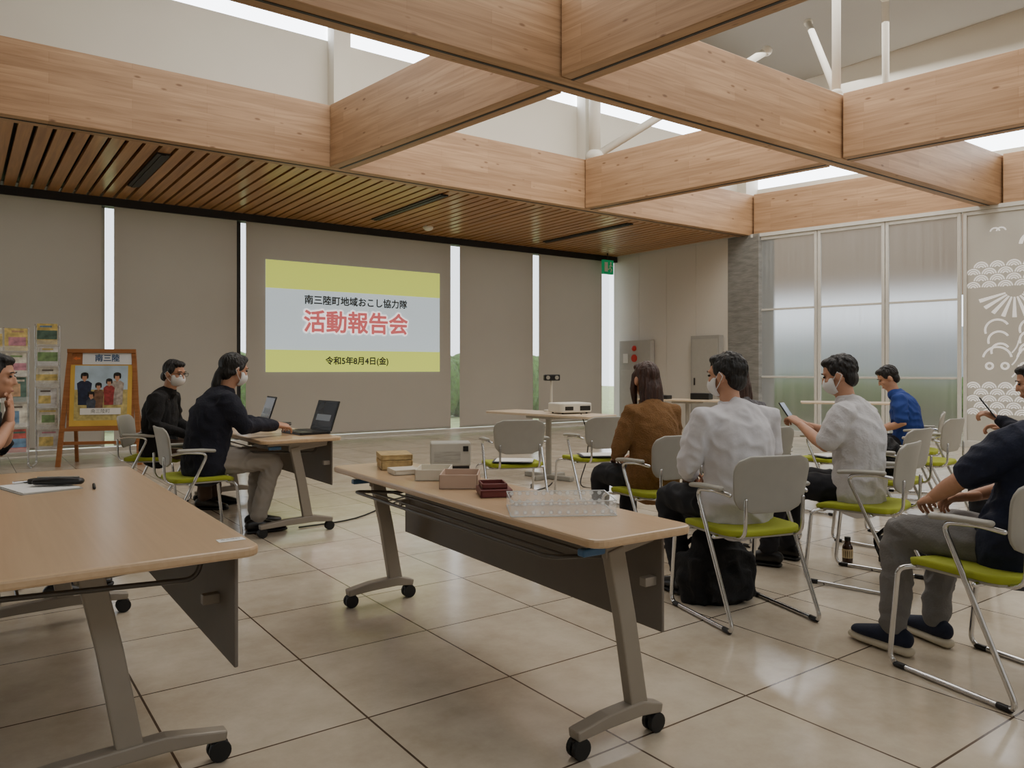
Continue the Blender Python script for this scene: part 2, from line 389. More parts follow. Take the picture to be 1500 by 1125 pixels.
# glazed door wall
r0=R(11.83,8.8); r1=R(12.6,5.0); dd=(r1-r0).normalized(); DA=math.atan2(dd.y,dd.x)
M_rib=ribbed('ribbed_glazing',(186,188,186))
M_fr=mat('door_frame_white',(206,204,196),.5)
M_dp=mat('panel_frost',(190,187,178),.5,nz=(1,.01)); M_cut=mat('panel_cutout_white',(244,242,238),.7,emis=.35,nz=(1,0))  # cutouts get a faint glow of their own, brightness put into the material
def doorpanel(i,t0,t1,deco=False):
    w=t1-t0; H=3.6
    bm=nb()
    for x in (t0+.025,t1-.025): box(bm,(x,0,H/2),(.05,.06,H))
    for z in (.05,H-.03): box(bm,((t0+t1)/2,0,z),(w-.1,.06,.06 if z>1 else .1))
    if not deco:
        for z in (1.05,2.27): box(bm,((t0+t1)/2,0,z),(w-.1,.03,.035))
    o=mk('door_%d'%i,bm,M_fr,loc=(r0.x,r0.y,0),rot=(0,0,DA),bevel=.004); struct(o)
    bm=nb(); 
    if deco: box(bm,((t0+t1)/2,0,H/2),(w-.1,.012,H-.12))
    else:
        a,b=t0+.05,t1-.05; bm.faces.new([bm.verts.new(q) for q in ((a,0,.06),(b,0,.06),(b,0,H-.06),(a,0,H-.06))])
    mk('door_glazing' if not deco else 'door_leaf_panel',bm,M_rib if not deco else M_dp,o)
    return o
for i in range(3): doorpanel(i+1,.1+1.1*i,1.2+1.1*i-.01)
wallseg('trim_80',(11.83,8.8),(13.4,1.2),3.6,3.66,.14,M_fr)
def ringarc(bm,cx,cz,r,w,a0,a1,y,n=14):
    q=[]
    for k in range(n+1):
        a=rad(a0+(a1-a0)*k/n); q.append((bm.verts.new((cx+(r-w)*math.cos(a),y,cz+(r-w)*math.sin(a))),bm.verts.new((cx+r*math.cos(a),y,cz+r*math.sin(a)))))
    for k in range(n): bm.faces.new((q[k][0],q[k][1],q[k+1][1],q[k+1][0]))
for i in range(3):
    t0=3.42+1.35*i; t1=t0+1.33; d=doorpanel(4+i,t0,t1,True)
    bm=nb(); y=-.0085; w=t1-t0
    for zb,rows in ((2.42,4),(.5,5)):
        for rrow in range(rows):
            for k in range(6):
                cx=t0+.13+k*.21+(0.105 if rrow%2 else 0)
                if cx>t1-.13: continue
                for r in (.1,.07,.04): ringarc(bm,cx,zb+rrow*.1,r,.019,8,172,y)
    cx=t0+w/2
    for k in range(9):
        a=rad(200+k*17.5)
        p0=V((cx+math.cos(a)*.12,y,2.36+math.sin(a)*.1)); p1=V((cx+math.cos(a)*.48,y,2.36+math.sin(a)*.4)); pr=V((math.sin(a),0,-math.cos(a)))*.012
        bm.faces.new([bm.verts.new(p0-pr),bm.verts.new(p0+pr),bm.verts.new(p1+pr*2.4),bm.verts.new(p1-pr*2.4)])
    for sx in (-1,1):
        fx=cx+sx*.22
        for q in range(3): ringarc(bm,fx-sx*q*.02,1.78-q*.16,.17-.02*q,.03,-60+90*(sx<0),200+0*q,y,20)
        ringarc(bm,fx,1.34,.2,.03,10,170,y); ringarc(bm,fx-.1,1.24,.06,.03,0,360,y,14); ringarc(bm,fx+.1,1.24,.06,.03,0,360,y,14)
        for q in range(4): ringarc(bm,fx+sx*.02,1.1+.18*q,.3,.018,-20+sx*25,20+sx*25+60*(sx>0),y,10)
    ringarc(bm,cx-.25,3.25,.07,.02,10,170,y); ringarc(bm,cx-.17,3.25,.07,.02,10,170,y); ringarc(bm,cx+.25,3.02,.2,.05,5,175,y)
    mk('cutout_pattern',bm,M_cut,d)
# outside
rbox('ground',-30,40,12.8,60,-.3,-.12,mat('lawn',(150,160,110),.9,nz=(4,.3)))
rbox('ground_side',16,50,-30,12.8,-.3,-.12,mat('paving',(150,150,146),.9))
def hedge(p,q,h,w,label):
    a=R(*p);b=R(*q);bm=nb(); n=int((b-a).length/.22)
    for k in range(n):
        c=a.lerp(b,k/n); ell(bm,(c.x+random.uniform(-.15,.15),c.y+random.uniform(-.15,.15),h*.5-.12),(w*random.uniform(.8,1.2),w*random.uniform(.8,1.2),h*random.uniform(.45,.55)),seg=10)
    o=mk('hedge',bm,mat('foliage',(84,112,58),.9,nz=(9,.5),bump=(20,1)),smooth=True); top(o,label,'hedge'); o['kind']='stuff'
hedge((-3,18),(16,18),1.7,.5,'clipped green hedge outside the windows')
hedge((15.5,11.5),(18.5,1.5),1.15,.45,'green shrubs outside the glazed doors')
wallseg('wall_outside_canopy',(18,16),(22.5,-3),3.0,7.5,.2,mat('beam_reflection_brown',(140,116,96),.8))  # added brown backdrop, stands in for beams reflected in the door glazing
wallseg('wall_outside_building',(26,18),(30,-6),-.1,2.6,.2,mat('far_building',(160,168,176),.8,nz=(.5,.2)))
# ---------------------------------------------------------------- blinds
for i,(a,b) in enumerate(((-2.1,-.18),(-.12,1.66),(1.82,3.56),(3.70,7.50),(7.70,9.45),(9.60,11.34))):
    t=thing('roller_blind','beige-grey fabric roller blind lowered over a tall window','roller blind',R((a+b)/2,12.33,0),TH,'roller blinds on the window wall')
    bm=nb(); g=[bm.verts.new(q) for q in ((-(b-a)/2,0,.1),((b-a)/2,0,.1),((b-a)/2,0,3.6),(-(b-a)/2,0,3.6))]; bm.faces.new(g); mk('blind_fabric',bm,M_blind,t)
    bm=nb(); box(bm,(0,0,.1),(b-a,.02,.03)); mk('bottom_bar',bm,M_chair,t,bevel=.003)
    bm=nb(); sweep(bm,[(-(b-a)/2,.04,3.58),((b-a)/2,.04,3.58)],.03,12,cap=False); mk('roller_tube',bm,M_dark,t)
W,Hh=3.24,1.82; sc=R(5.63,12.315,1.145)
sl=thing('projected_slide','projected title slide with lime bands and Japanese text','projected slide',sc,TH)
E1=mat('slide_blue',(206,222,230),.9,emis=.66,nz=(1,.0)); E2=mat('slide_lime',(212,226,104),.9,emis=.70,nz=(1,0))
boxo('slide_panel',(0,0,Hh/2),(W,.004,Hh),E1,sl)
boxo('slide_band',(0,-.003,Hh*.875),(W,.004,Hh*.25),E2,sl); boxo('slide_band',(0,-.003,Hh*.1),(W,.004,Hh*.2),E2,sl)
T1m=mat('slide_text_dark',(84,90,90),.9,nz=(1,0)); T2m=mat('slide_text_red',(230,118,122),.9,emis=.5,nz=(1,0)); T3m=mat('slide_text_white',(254,246,244),.9,emis=1.0,nz=(1,0))
rx=(math.pi/2,0,0)
text('slide_heading','南三陸町地域おこし協力隊',.160,T1m,sl,(-.02,-.008,1.195),rx,bold=.0045)
text('slide_title_outline','活動報告会',.39,T3m,sl,(-.02,-.008,.82),rx,bold=.034,nd=20)
text('slide_title','活動報告会',.39,T2m,sl,(-.02,-.012,.82),rx,bold=.011,nd=16)
text('slide_date','令和5年8月4日(金)',.145,T1m,sl,(-.02,-.008,.18),rx,bold=.0045)
t=thing('exit_sign','green illuminated emergency exit sign hung under the ceiling','exit sign',R(11.2,12.0,3.36),TH)
G=mat('exit_green',(20,130,80),.4,emis=.5) 
boxo('sign_box',(0,0,0),(.3,.06,.3),G,t,bevel=.005)
bm=nb(); box(bm,(-.07,-.033,.0),(.09,.004,.2)); mk('door_symbol',bm,M_paper,t)
bm=nb(); ell(bm,(.06,-.034,.09),(.022,.004,.022)); sweep(bm,[(.06,-.034,.06),(.04,-.034,-.01),(.08,-.034,-.05),(.06,-.034,-.1)],.012,8); sweep(bm,[(.04,-.034,-.01),(.0,-.034,-.05),(-.03,-.034,-.04)],.011,8); sweep(bm,[(.02,-.034,.02),(.06,-.034,.045),(.1,-.034,.02)],.009,8)
mk('running_figure',bm,M_paper,t)
boxo('hanger',(0,0,.22),(.02,.02,.16),M_dark,t)
t=thing('ceiling_sensor','small white dome sensor on the slatted ceiling','sensor',R(6.6,11.6,3.66),TH)
bm=nb(); ell(bm,(0,0,-.01),(.09,.09,.06)); mk('dome',bm,M_white,t,smooth=True)
t=thing('fire_hydrant_cabinet','pale grey steel fire hydrant cabinet with red lamp and alarm','fire cabinet',R(11.76,11.64,0),TH)
boxo('cabinet_body',(-.06,0,.9),(.12,.92,1.8),mat('fire_cab',(176,174,167),.5),t,bevel=.006)
boxo('cabinet_door',(-.126,0,.62),(.012,.84,1.1),mat('cabinet_face',(184,182,174),.45),t,bevel=.004)
bm=nb(); ell(bm,(-.13,-.0,1.63),(.05,.06,.06)); mk('alarm_lamp',bm,M_red,t,smooth=True)
bm=nb(); sweep(bm,[(-.12,0,1.42),(-.14,0,1.42)],.08,20,cap=False); mk('alarm_button',bm,M_red,t)
boxo('sign_plate',(-.13,.26,1.42),(.008,.14,.2),M_paper,t)
t=thing('utility_cabinet','tall plain grey steel utility cabinet against the wall','cabinet',R(11.76,9.75,0),TH)
boxo('cabinet_body',(-.06,0,.92),(.12,.7,1.84),M_grey,t,bevel=.006)
boxo('cabinet_door',(-.126,0,.92),(.012,.62,1.7),mat('cabinet_face2',(168,165,156),.45),t,bevel=.004)
boxo('handle',(-.14,.24,.95),(.016,.03,.14),M_dark,t,bevel=.003)
# ---------------------------------------------------------------- tables
TZ=.70
def caster(par,x,y,rz=0):
    bm=nb()
    for k in (-.014,.014): 
        r=bmesh.ops.create_cone(bm,cap_ends=True,segments=20,radius1=.033,radius2=.033,depth=.018)
        bmesh.ops.transform(bm,matrix=Matrix.Translation((x,y+k,.033))@Matrix.Rotation(math.pi/2,4,'X'),verts=r['verts'])
    box(bm,(x,y,.06),(.03,.008,.04)); box(bm,(x,y,.05),(.05,.02,.02))
    return mk('caster',bm,M_rub,par,bevel=.003)
def table(label,loc,rz,L,W,H=TZ,group='folding meeting tables',ins=(.14,.14)):
    t=thing('folding_table',label,'table',loc,rz,group)
    bm=nb(); plate(bm,W,L,.028,.05,H-.028); mk('tabletop',bm,M_top,t,bevel=.008)
    hw=W/2-.03; Y=(0,1,0)
    for sy in (-1,1):
        y=sy*(L/2-ins[0 if sy<0 else 1])
        bm=nb()
        sweep(bm,[(-hw,y,.076),(-hw*.3,y,.092),(hw*.5,y,.098),(hw,y,.078)],[(.026,.016),(.026,.022),(.026,.024),(.024,.015)],side=Y,rect=True)
        sweep(bm,[(.085,y,.09),(.03,y,.40),(-.02,y,H-.07)],[(.02,.036),(.02,.034),(.02,.034)],side=Y,rect=True)
        sweep(bm,[(-hw*.8,y,H-.042),(hw*.85,y,H-.042)],[(.018,.012)]*2,side=Y,rect=True)
        sweep(bm,[(-.06,y,H-.075),(hw*.85,y,H-.06)],[(.012,.028),(.012,.01)],side=Y,rect=True)
        lg=mk('leg',bm,M_leg,t,bevel=.006)
        caster(lg,-hw+.02,y); caster(lg,hw-.02,y)
        bm=nb(); box(bm,(-hw*.6,y-sy*.0,H-.07),(.09,.035,.024)); mk('release_lever',bm,M_blue,t,bevel=.006,label='blue tilt release lever')
        boxo('panel_bracket',(W/2-.075,y,H-.2),(.05,.03,.03),M_leg,t,bevel=.003)
    bm=nb(); box(bm,(W/2-.045,0,H-.2),(.012,L-.2,.33)); mk('modesty_panel',bm,M_mod,t,bevel=.004)
    ya,yb=-(L/2-ins[0]),(L/2-ins[1])
    bm=nb(); sweep(bm,[(0,ya,H-.06),(0,yb,H-.06)],.02,10,cap=False); mk('frame_rail',bm,M_leg,t,smooth=True)
    bm=nb(); e=L/2-.25
    sweep(bm,fillet([(W/2-.1,-e,H-.05),(W/2-.12,-e,H-.13),(-W/2+.02,-e,H-.1),(-W/2+.02,e,H-.1),(W/2-.12,e,H-.13),(W/2-.1,e,H-.05)],.05),.008,8)
    sweep(bm,[(0,-e,H-.118),(0,e,H-.118)],.005,6); sweep(bm,[(-W*.25,-e,H-.11),(-W*.25,e,H-.11)],.005,6)
    mk('storage_rack',bm,mat('rack_grey',(84,80,74),.4,.4),t,smooth=True)
    return t
A1=rad(34.3)
TC=V((-.17,3.19,0))
T1=table('light wood folding table on casters holding small boxes',TC,A1,2.08,.42)
T2=table('light wood folding table on casters with clipboard and pouch',V((-1.65,2.83,0)),rad(35.5),2.2,.76,ins=(.27,.17))
T3=table('light wood folding table on casters holding two laptops',V((-2.10,6.30,0)),TH,2.1,.6)
def L1(x,y,z=TZ,c=TC,a=A1):
    return V((c.x+x*math.cos(a)-y*math.sin(a),c.y+x*math.sin(a)+y*math.cos(a),z))
def pedestal(label,loc,rz,L,W,H=.72):
    t=thing('side_table',label,'table',loc,rz)
    bm=nb(); plate(bm,W,L,.026,.03,H-.026); mk('tabletop',bm,mat('pale_top',(205,186,160),.4),t,bevel=.006)
    bm=nb(); sweep(bm,[(0,0,.05),(0,0,H-.03)],[(.035,.03)]*2,14,cap=False); box(bm,(0,0,H-.045),(.3,.4,.03)); mk('post',bm,M_chair,t)
    bm=nb(); box(bm,(0,0,.025),(W*.95,.07,.05)); box(bm,(0,0,.025),(.07,L*.45,.05)); mk('foot',bm,M_chair,t,bevel=.01)
    return t
PT=pedestal('pale table with a central grey post carrying the projector',V((.40,8.35,0)),rad(45),1.5,.5)
T5=pedestal('pale table near the side wall holding black equipment',V((2.75,12.0,0)),rad(55),1.5,.5)
T6=pedestal('pale table near the glazed doors',V((4.9,11.0,0)),rad(70),1.4,.5)
t=thing('projector','white video projector with a dark lens on the pale table','projector',V((.62,8.22,.72)),rad(28))
bm=nb(); plate(bm,.4,.3,.1,.05,.015); mk('projector_body',bm,M_white,t,bevel=.012)
bm=nb(); sweep(bm,[(-.1,.14,.065),(-.1,.175,.065)],.045,20,cap=False); mk('lens',bm,M_blk,t)
bm=nb(); box(bm,(.1,-.151,.06),(.13,.004,.05)); mk('vent',bm,M_dark,t)
boxo('connector_panel',(-.1,-.151,.06),(.1,.004,.04),M_dark,t)
for a in (-.15,.15):
    for b in (-.1,.1):
        bm=nb(); sweep(bm,[(a,b,.0),(a,b,.02)],.012,8,cap=False); mk('foot',bm,M_blk,t)
t=thing('document_camera','black camera unit on a slim white stand','camera',V((.44,8.55,.72)),rad(10))
bm=nb(); plate(bm,.16,.12,.02,.03,0); sweep(bm,[(0,0,.02),(0,0,.34)],.014,10); mk('stand',bm,M_white,t)
bm=nb(); box(bm,(0,-.02,.38),(.18,.07,.07)); mk('camera_body',bm,M_blk,t,bevel=.012)
for a in (-.05,.05):
    bm=nb(); sweep(bm,[(a,-.05,.38),(a,-.062,.38)],.022,14,cap=False); mk('camera_lens',bm,M_chair,t)
t=thing('floor_speaker','low grey box-shaped portable appliance standing on the floor','appliance',V((-.72,8.9,0)),rad(8))
boxo('housing',(0,0,.215),(.46,.28,.27),M_pale,t,bevel=.015); boxo('base',(0,0,.045),(.43,.26,.09),M_dark,t,bevel=.008)
boxo('grille',(-.04,-.142,.19),(.30,.006,.12),mat('grille_grey',(158,156,149),.6,nz=(60,.2),stretch=(.1,1,1)),t); boxo('control_panel',(.17,-.142,.28),(.06,.006,.06),M_blk,t)
def cable(pts,lab='black power cable lying on the tiled floor',r=.006):
    p,_=catm(pts,[r]*len(pts),6); bm=nb(); sweep(bm,p,r,6); top(mk('cable',bm,M_rub,smooth=True),lab,'cable')
cable([(-1.6,5.75,.007),(-1.25,6.1,.007),(-1.0,6.9,.007),(-.75,6.5,.007),(-.2,6.9,.007),(.3,7.6,.007),(.42,8.0,.007)])
cable([(-1.2,6.75,.007),(-.6,7.7,.007),(.1,7.5,.007),(.2,7.9,.007)])
cable([(.72,7.98,.732),(.78,7.86,.5),(.76,7.84,.25),(.7,7.75,.02),(.9,7.6,.007)],'black cable hanging from the projector table')
# ---------------------------------------------------------------- items on tables
def openbox(label,loc,rz,w,d,h,m,lid=False,name='storage_box',inner=None,th=.006):
    t=thing(name,label,'box',loc,rz)
    bm=nb()
    box(bm,(0,0,th/2),(w,d,th))
    for sx in (-1,1): box(bm,(sx*(w/2-th/2),0,h/2),(th,d,h))
    for sy in (-1,1): box(bm,(0,sy*(d/2-th/2),h/2),(w,th,h))
    mk('box_body',bm,m,t,bevel=.0015 if th>.004 else 0)
    if lid:
        bm=nb(); box(bm,(0,0,h+.003),(w+.006,d+.006,.006)); box(bm,(0,-(d/2+.002),h-.008),(w+.006,.003,.02)); box(bm,(0,(d/2+.002),h-.008),(w+.006,.003,.02)); mk('lid',bm,inner or m,t,bevel=.0015)
    return t
Mc=mat('cream_card',(214,206,188),.7); My=mat('straw_card',(184,158,108),.7,nz=(30,.25)); Mp=mat('pinkish_wood_card',(190,164,144),.6); Mr=mat('dark_red_lacquer',(104,44,42),.4)
openbox('straw-yellow lidded box on the folding table',L1(.03,.80),A1+rad(72),.2,.15,.04,My,True)
openbox('straw-yellow shallow box stacked on another box',L1(.03,.80,TZ+.0465),A1+rad(72),.2,.15,.022,My,True)
openbox('thin cream box lying on the folding table',L1(-.03,.57),A1+rad(80),.12,.12,.02,Mc,True)
openbox('cream open card box on the folding table',L1(.02,.36),A1+rad(55),.2,.15,.05,Mc)
openbox('pinkish brown open box on the folding table',L1(.0,.09),A1+rad(55),.2,.16,.06,Mp)
openbox('dark red flat lidded box on the folding table',L1(-.01,-.19),A1+rad(65),.14,.12,.025,Mr,True)
openbox('dark red open shallow box resting on another',L1(-.01,-.18,TZ+.0315),A1+rad(65),.12,.1,.02,Mr)
t=openbox('clear plastic perforated tray on the folding table',L1(.0,-.60),A1+rad(60),.22,.36,.052,perforated('perforated_acrylic'),name='plastic_tray',th=.002)
M_edge=mat('acrylic_edge',(225,228,228),.15,alpha=.7)
bm=nb()
for z in (.052,.002):
    for sx in (-1,1): box(bm,(sx*.11,0,z),(.003,.36,.003))
    for sy in (-1,1): box(bm,(0,sy*.18,z),(.22,.003,.003))
mk('rim',bm,M_edge,t)
t=thing('clipboard','white papers on a clipboard on the folding table','clipboard',V((-1.98,3.20,TZ)),rad(50))
bm=nb(); plate(bm,.23,.32,.004,.01,0); mk('board',bm,M_grey,t); boxo('paper_sheet',(0,0,.006),(.21,.297,.003),M_paper,t); boxo('clip',(0,.145,.012),(.1,.025,.012),M_chrome,t,bevel=.002)
t=thing('pouch','black zipped pencil pouch lying on the papers','pouch',V((-1.91,3.22,TZ+.008)),rad(10))
bm=nb(); sweep(bm,[(-.085,0,.018),(0,0,.02),(.085,0,.017)],[(.028,.014),(.034,.018),(.028,.014)],12,side=(0,1,0)); mk('pouch_body',bm,M_blk,t,smooth=True)
bm=nb(); sweep(bm,[(-.08,0,.036),(.08,0,.035)],.003,6); mk('zipper',bm,M_grey,t)
t=thing('pouch','small black case lying on the papers','case',V((-2.02,3.28,TZ+.008)),rad(-5))
bm=nb(); plate(bm,.1,.05,.02,.012,0); mk('case_body',bm,M_blk,t,bevel=.005); boxo('case_label',(0,0,.0205),(.04,.02,.001),M_grey,t)
t=thing('pen','black ballpoint pen on the folding table','pen',V((-1.76,3.22,TZ+.006)),rad(120))
bm=nb(); sweep(bm,[(-.065,0,0),(.055,0,0)],.006,8); mk('pen_barrel',bm,M_blk,t,smooth=True); bm=nb(); sweep(bm,[(.055,0,0),(.072,0,0)],[.004,.001],8); mk('pen_tip',bm,M_chrome,t)
t=thing('sticker_label','small white printed sticker on the table corner','sticker',V((-.82,2.23,TZ+.0005)),rad(35)); boxo('label_sheet',(0,0,.0006),(.075,.04,.001),M_paper,t)
text('label_text','南三陸町',.014,T1m,t,(0,.005,.0015),(0,0,0))
def laptop(loc,rz,label):
    t=thing('laptop',label,'laptop',loc,rz,'laptops on the folding table')
    bm=nb(); plate(bm,.36,.25,.02,.015,.0); mk('laptop_base',bm,M_blk,t,bevel=.003)
    bm=nb()
    for i in range(13):
        for j in range(5): box(bm,(-.15+i*.025,.0+j*.022-.01,.0215),(.021,.018,.003))
    mk('keyboard',bm,mat('keys',(45,45,47),.5),t); boxo('touchpad',(0,-.08,.0208),(.09,.05,.0015),mat('keys',(45,45,47)),t)
    Mx=Matrix.Translation((0,.125,.018))@Matrix.Rotation(rad(-18),4,'X')
    bm=nb(); box(bm,(0,0,.12),(.36,.01,.24),M=Mx); mk('laptop_lid',bm,M_blk,t,bevel=.003)
    bm=nb(); box(bm,(0,-.006,.125),(.33,.002,.2),M=Mx); mk('screen',bm,mat('laptop_screen',(52,58,66),.15,emis=.15),t)
    bm=nb(); box(bm,(0,-.0075,.1),(.24,.001,.05),M=Mx); mk('window_graphic',bm,mat('screen_grey',(120,126,132),.4,emis=.2),t)
laptop(V((-1.60,5.93,TZ)),rad(-50),'open black laptop in use by the seated woman')
laptop(V((-2.36,6.88,TZ)),rad(-60),'open black laptop with a glowing desktop')
t=thing('computer_mouse','black computer mouse on the folding table','mouse',V((-1.95,6.45,TZ)),0)
bm=nb(); ell(bm,(0,0,.014),(.03,.05,.014)); mk('mouse_shell',bm,M_blk,t,smooth=True)
bm=nb(); ell(bm,(0,.025,.026),(.004,.01,.005)); mk('scroll_wheel',bm,M_grey,t)
t=thing('headset_case','round black zip case on the folding table','case',V((-2.02,6.72,TZ)),0)
bm=nb(); sweep(bm,[(0,0,.0),(0,0,.03)],.08,20,cap=False); mk('case_body',bm,M_blk,t,bevel=.01); bm=nb(); sweep(bm,[(0,0,.014),(0,0,.018)],.0815,20,cap=False); mk('zipper',bm,M_grey,t)
# ---------------------------------------------------------------- chair
ch=thing('stacking_chair','empty grey armchair with lime seat, papers lying on it','chair',V((0,6.2,0)),rad(15),'grey and lime audience chairs')
bm=nb(); curved(bm,.44,.43,.09,lambda x,v:V((x,v+.01,.445-.012*math.cos(x*6)+( -.03*((v-.12)/.1)**2 if v>.12 else 0)-.06*x*x)))
o=mk('seat',bm,M_lime,ch,smooth=True,label='lime green upholstered seat pad'); solid(o,.03,.01)
bm=nb(); curved(bm,.42,.41,.08,lambda x,v:V((x,v+.005,.418-.02*((v-.12)/.1)**2 if v>.12 else .418)))
o=mk('seat_shell',bm,M_chair,ch,smooth=True); solid(o,.012,.003)
bm=nb(); curved(bm,.44,.27,.085,lambda x,v:V((x,-.235+.55*x*x-.16*v-.25*v*v,.665+v)),taper=.03)
o=mk('backrest',bm,M_chair,ch,smooth=True,label='curved light grey plastic backrest'); solid(o,.014,.005)
for sx in (-1,1):
    x=sx*.245
    pts=[(sx*.2,.17,.412),(x,.21,.40),(x,.25,.012),(x,-.27,.012),(x,.02,.62),(x,-.13,.635),(sx*.215,-.2,.62)]
    bm=nb(); sweep(bm,fillet(pts,.05,5),.0105,10); mk('leg',bm,M_chrome,ch,smooth=True,label='chrome sled leg loop')
    bm=nb(); sweep(bm,[(x,.06,.635),(x,-.02,.643),(x,-.17,.647)],[(.018,.012),(.024,.013),(.02,.012)],12,side=(1,0,0)); mk('armrest',bm,M_chair,ch,smooth=True)
    for yy in (.2,-.22):
        bm=nb(); sweep(bm,[(x,yy-.02,.0125),(x,yy+.02,.0125)],.0125,8); mk('glide',bm,M_blk,ch,smooth=True)
bm=nb(); sweep(bm,[(-.2,.17,.405),(.2,.17,.405)],.01,8); sweep(bm,[(-.232,-.1,.41),(.232,-.1,.41)],.01,8)
for sx in (-1,1): sweep(bm,fillet([(sx*.16,-.1,.41),(sx*.16,-.24,.42),(sx*.16,-.245,.6)],.06),.009,8)
mk('frame_rail',bm,M_chrome,ch,smooth=True)
CH=[((.70,6.6),25,0),((.90,4.82),30,'W'),((1.13,3.76),20,'M1'),((2.0,4.33),48,'M2'),((1.86,2.98),24,'M3'),((3.10,4.42),58,'M4'),((2.58,5.3),40,0),
((1.95,6.65),30,0),((2.68,6.55),35,0),((3.42,6.35),40,0),((3.75,7.15),60,'M5'),((1.68,5.45),30,'M6'),((-2.24,5.42),-54,'A'),((-3.1,6.62),-80,'B'),((-2.80,3.85),-70,'L')]
for (x,y),r,w in CH:
    copything(ch,(x,y,0),rad(r),'grey armchair with lime seat and chrome frame, '+('occupied' if w else 'empty'))
for (x,y),r in (((0.01,6.10),15),((.73,6.50),25),((2.71,6.46),35)):
    t=thing('handout','white printed papers on a dark clipboard on a seat','papers',V((x,y,.464)),rad(r+70),'handouts on chair seats')
    bm=nb(); plate(bm,.24,.32,.004,.01,0); mk('board',bm,mat('navy_board',(40,48,66),.5),t); boxo('paper_sheet',(0,-.01,.007),(.22,.30,.006),M_paper,t)
# ---------------------------------------------------------------- people
def hand(wr,d,pn,th,curl=28,s=1.0):
    bm=nb(); d=d.normalized(); th=(th-d*th.dot(d)).normalized(); pn=(pn-d*pn.dot(d)-th*pn.dot(th)).normalized()
    sweep(bm,[wr-d*.03,wr+d*.01,wr+d*.05*s,wr+d*.085*s],[(.026,.02),(.03,.018),(.04*s,.016),(.038*s,.013)],12,side=th)
    for k,(o,l) in enumerate(((.031,.072),(.0105,.08),(-.0105,.075),(-.031,.058))):
        p=wr+d*.082*s+th*o*s; dirv=(d+th*o*1.5).normalized(); pts=[p-d*.012,p]; a=curl*(1+.12*k)
        for q,f in enumerate((.45,.32,.23)):
            ang=rad(a*(q+1)); v=dirv*math.cos(ang)+pn*math.sin(ang); p=p+v*l*f*s; pts.append(p)
        sweep(bm,pts,[.0092,.0088,.0082,.0075,.0066],8)
    p=wr+d*.025*s+th*.028*s; pts=[p-th*.01,p,p+(d*.65+th*.6+pn*.35).normalized()*.036*s]
    pts.append(pts[-1]+(d*.9+th*.2+pn*.45).normalized()*.03*s); sweep(bm,pts,[.011,.0115,.0098,.0078],8)
    return remesh(bm,.0036,2)
def lerp(a,b,t): return a+(b-a)*t
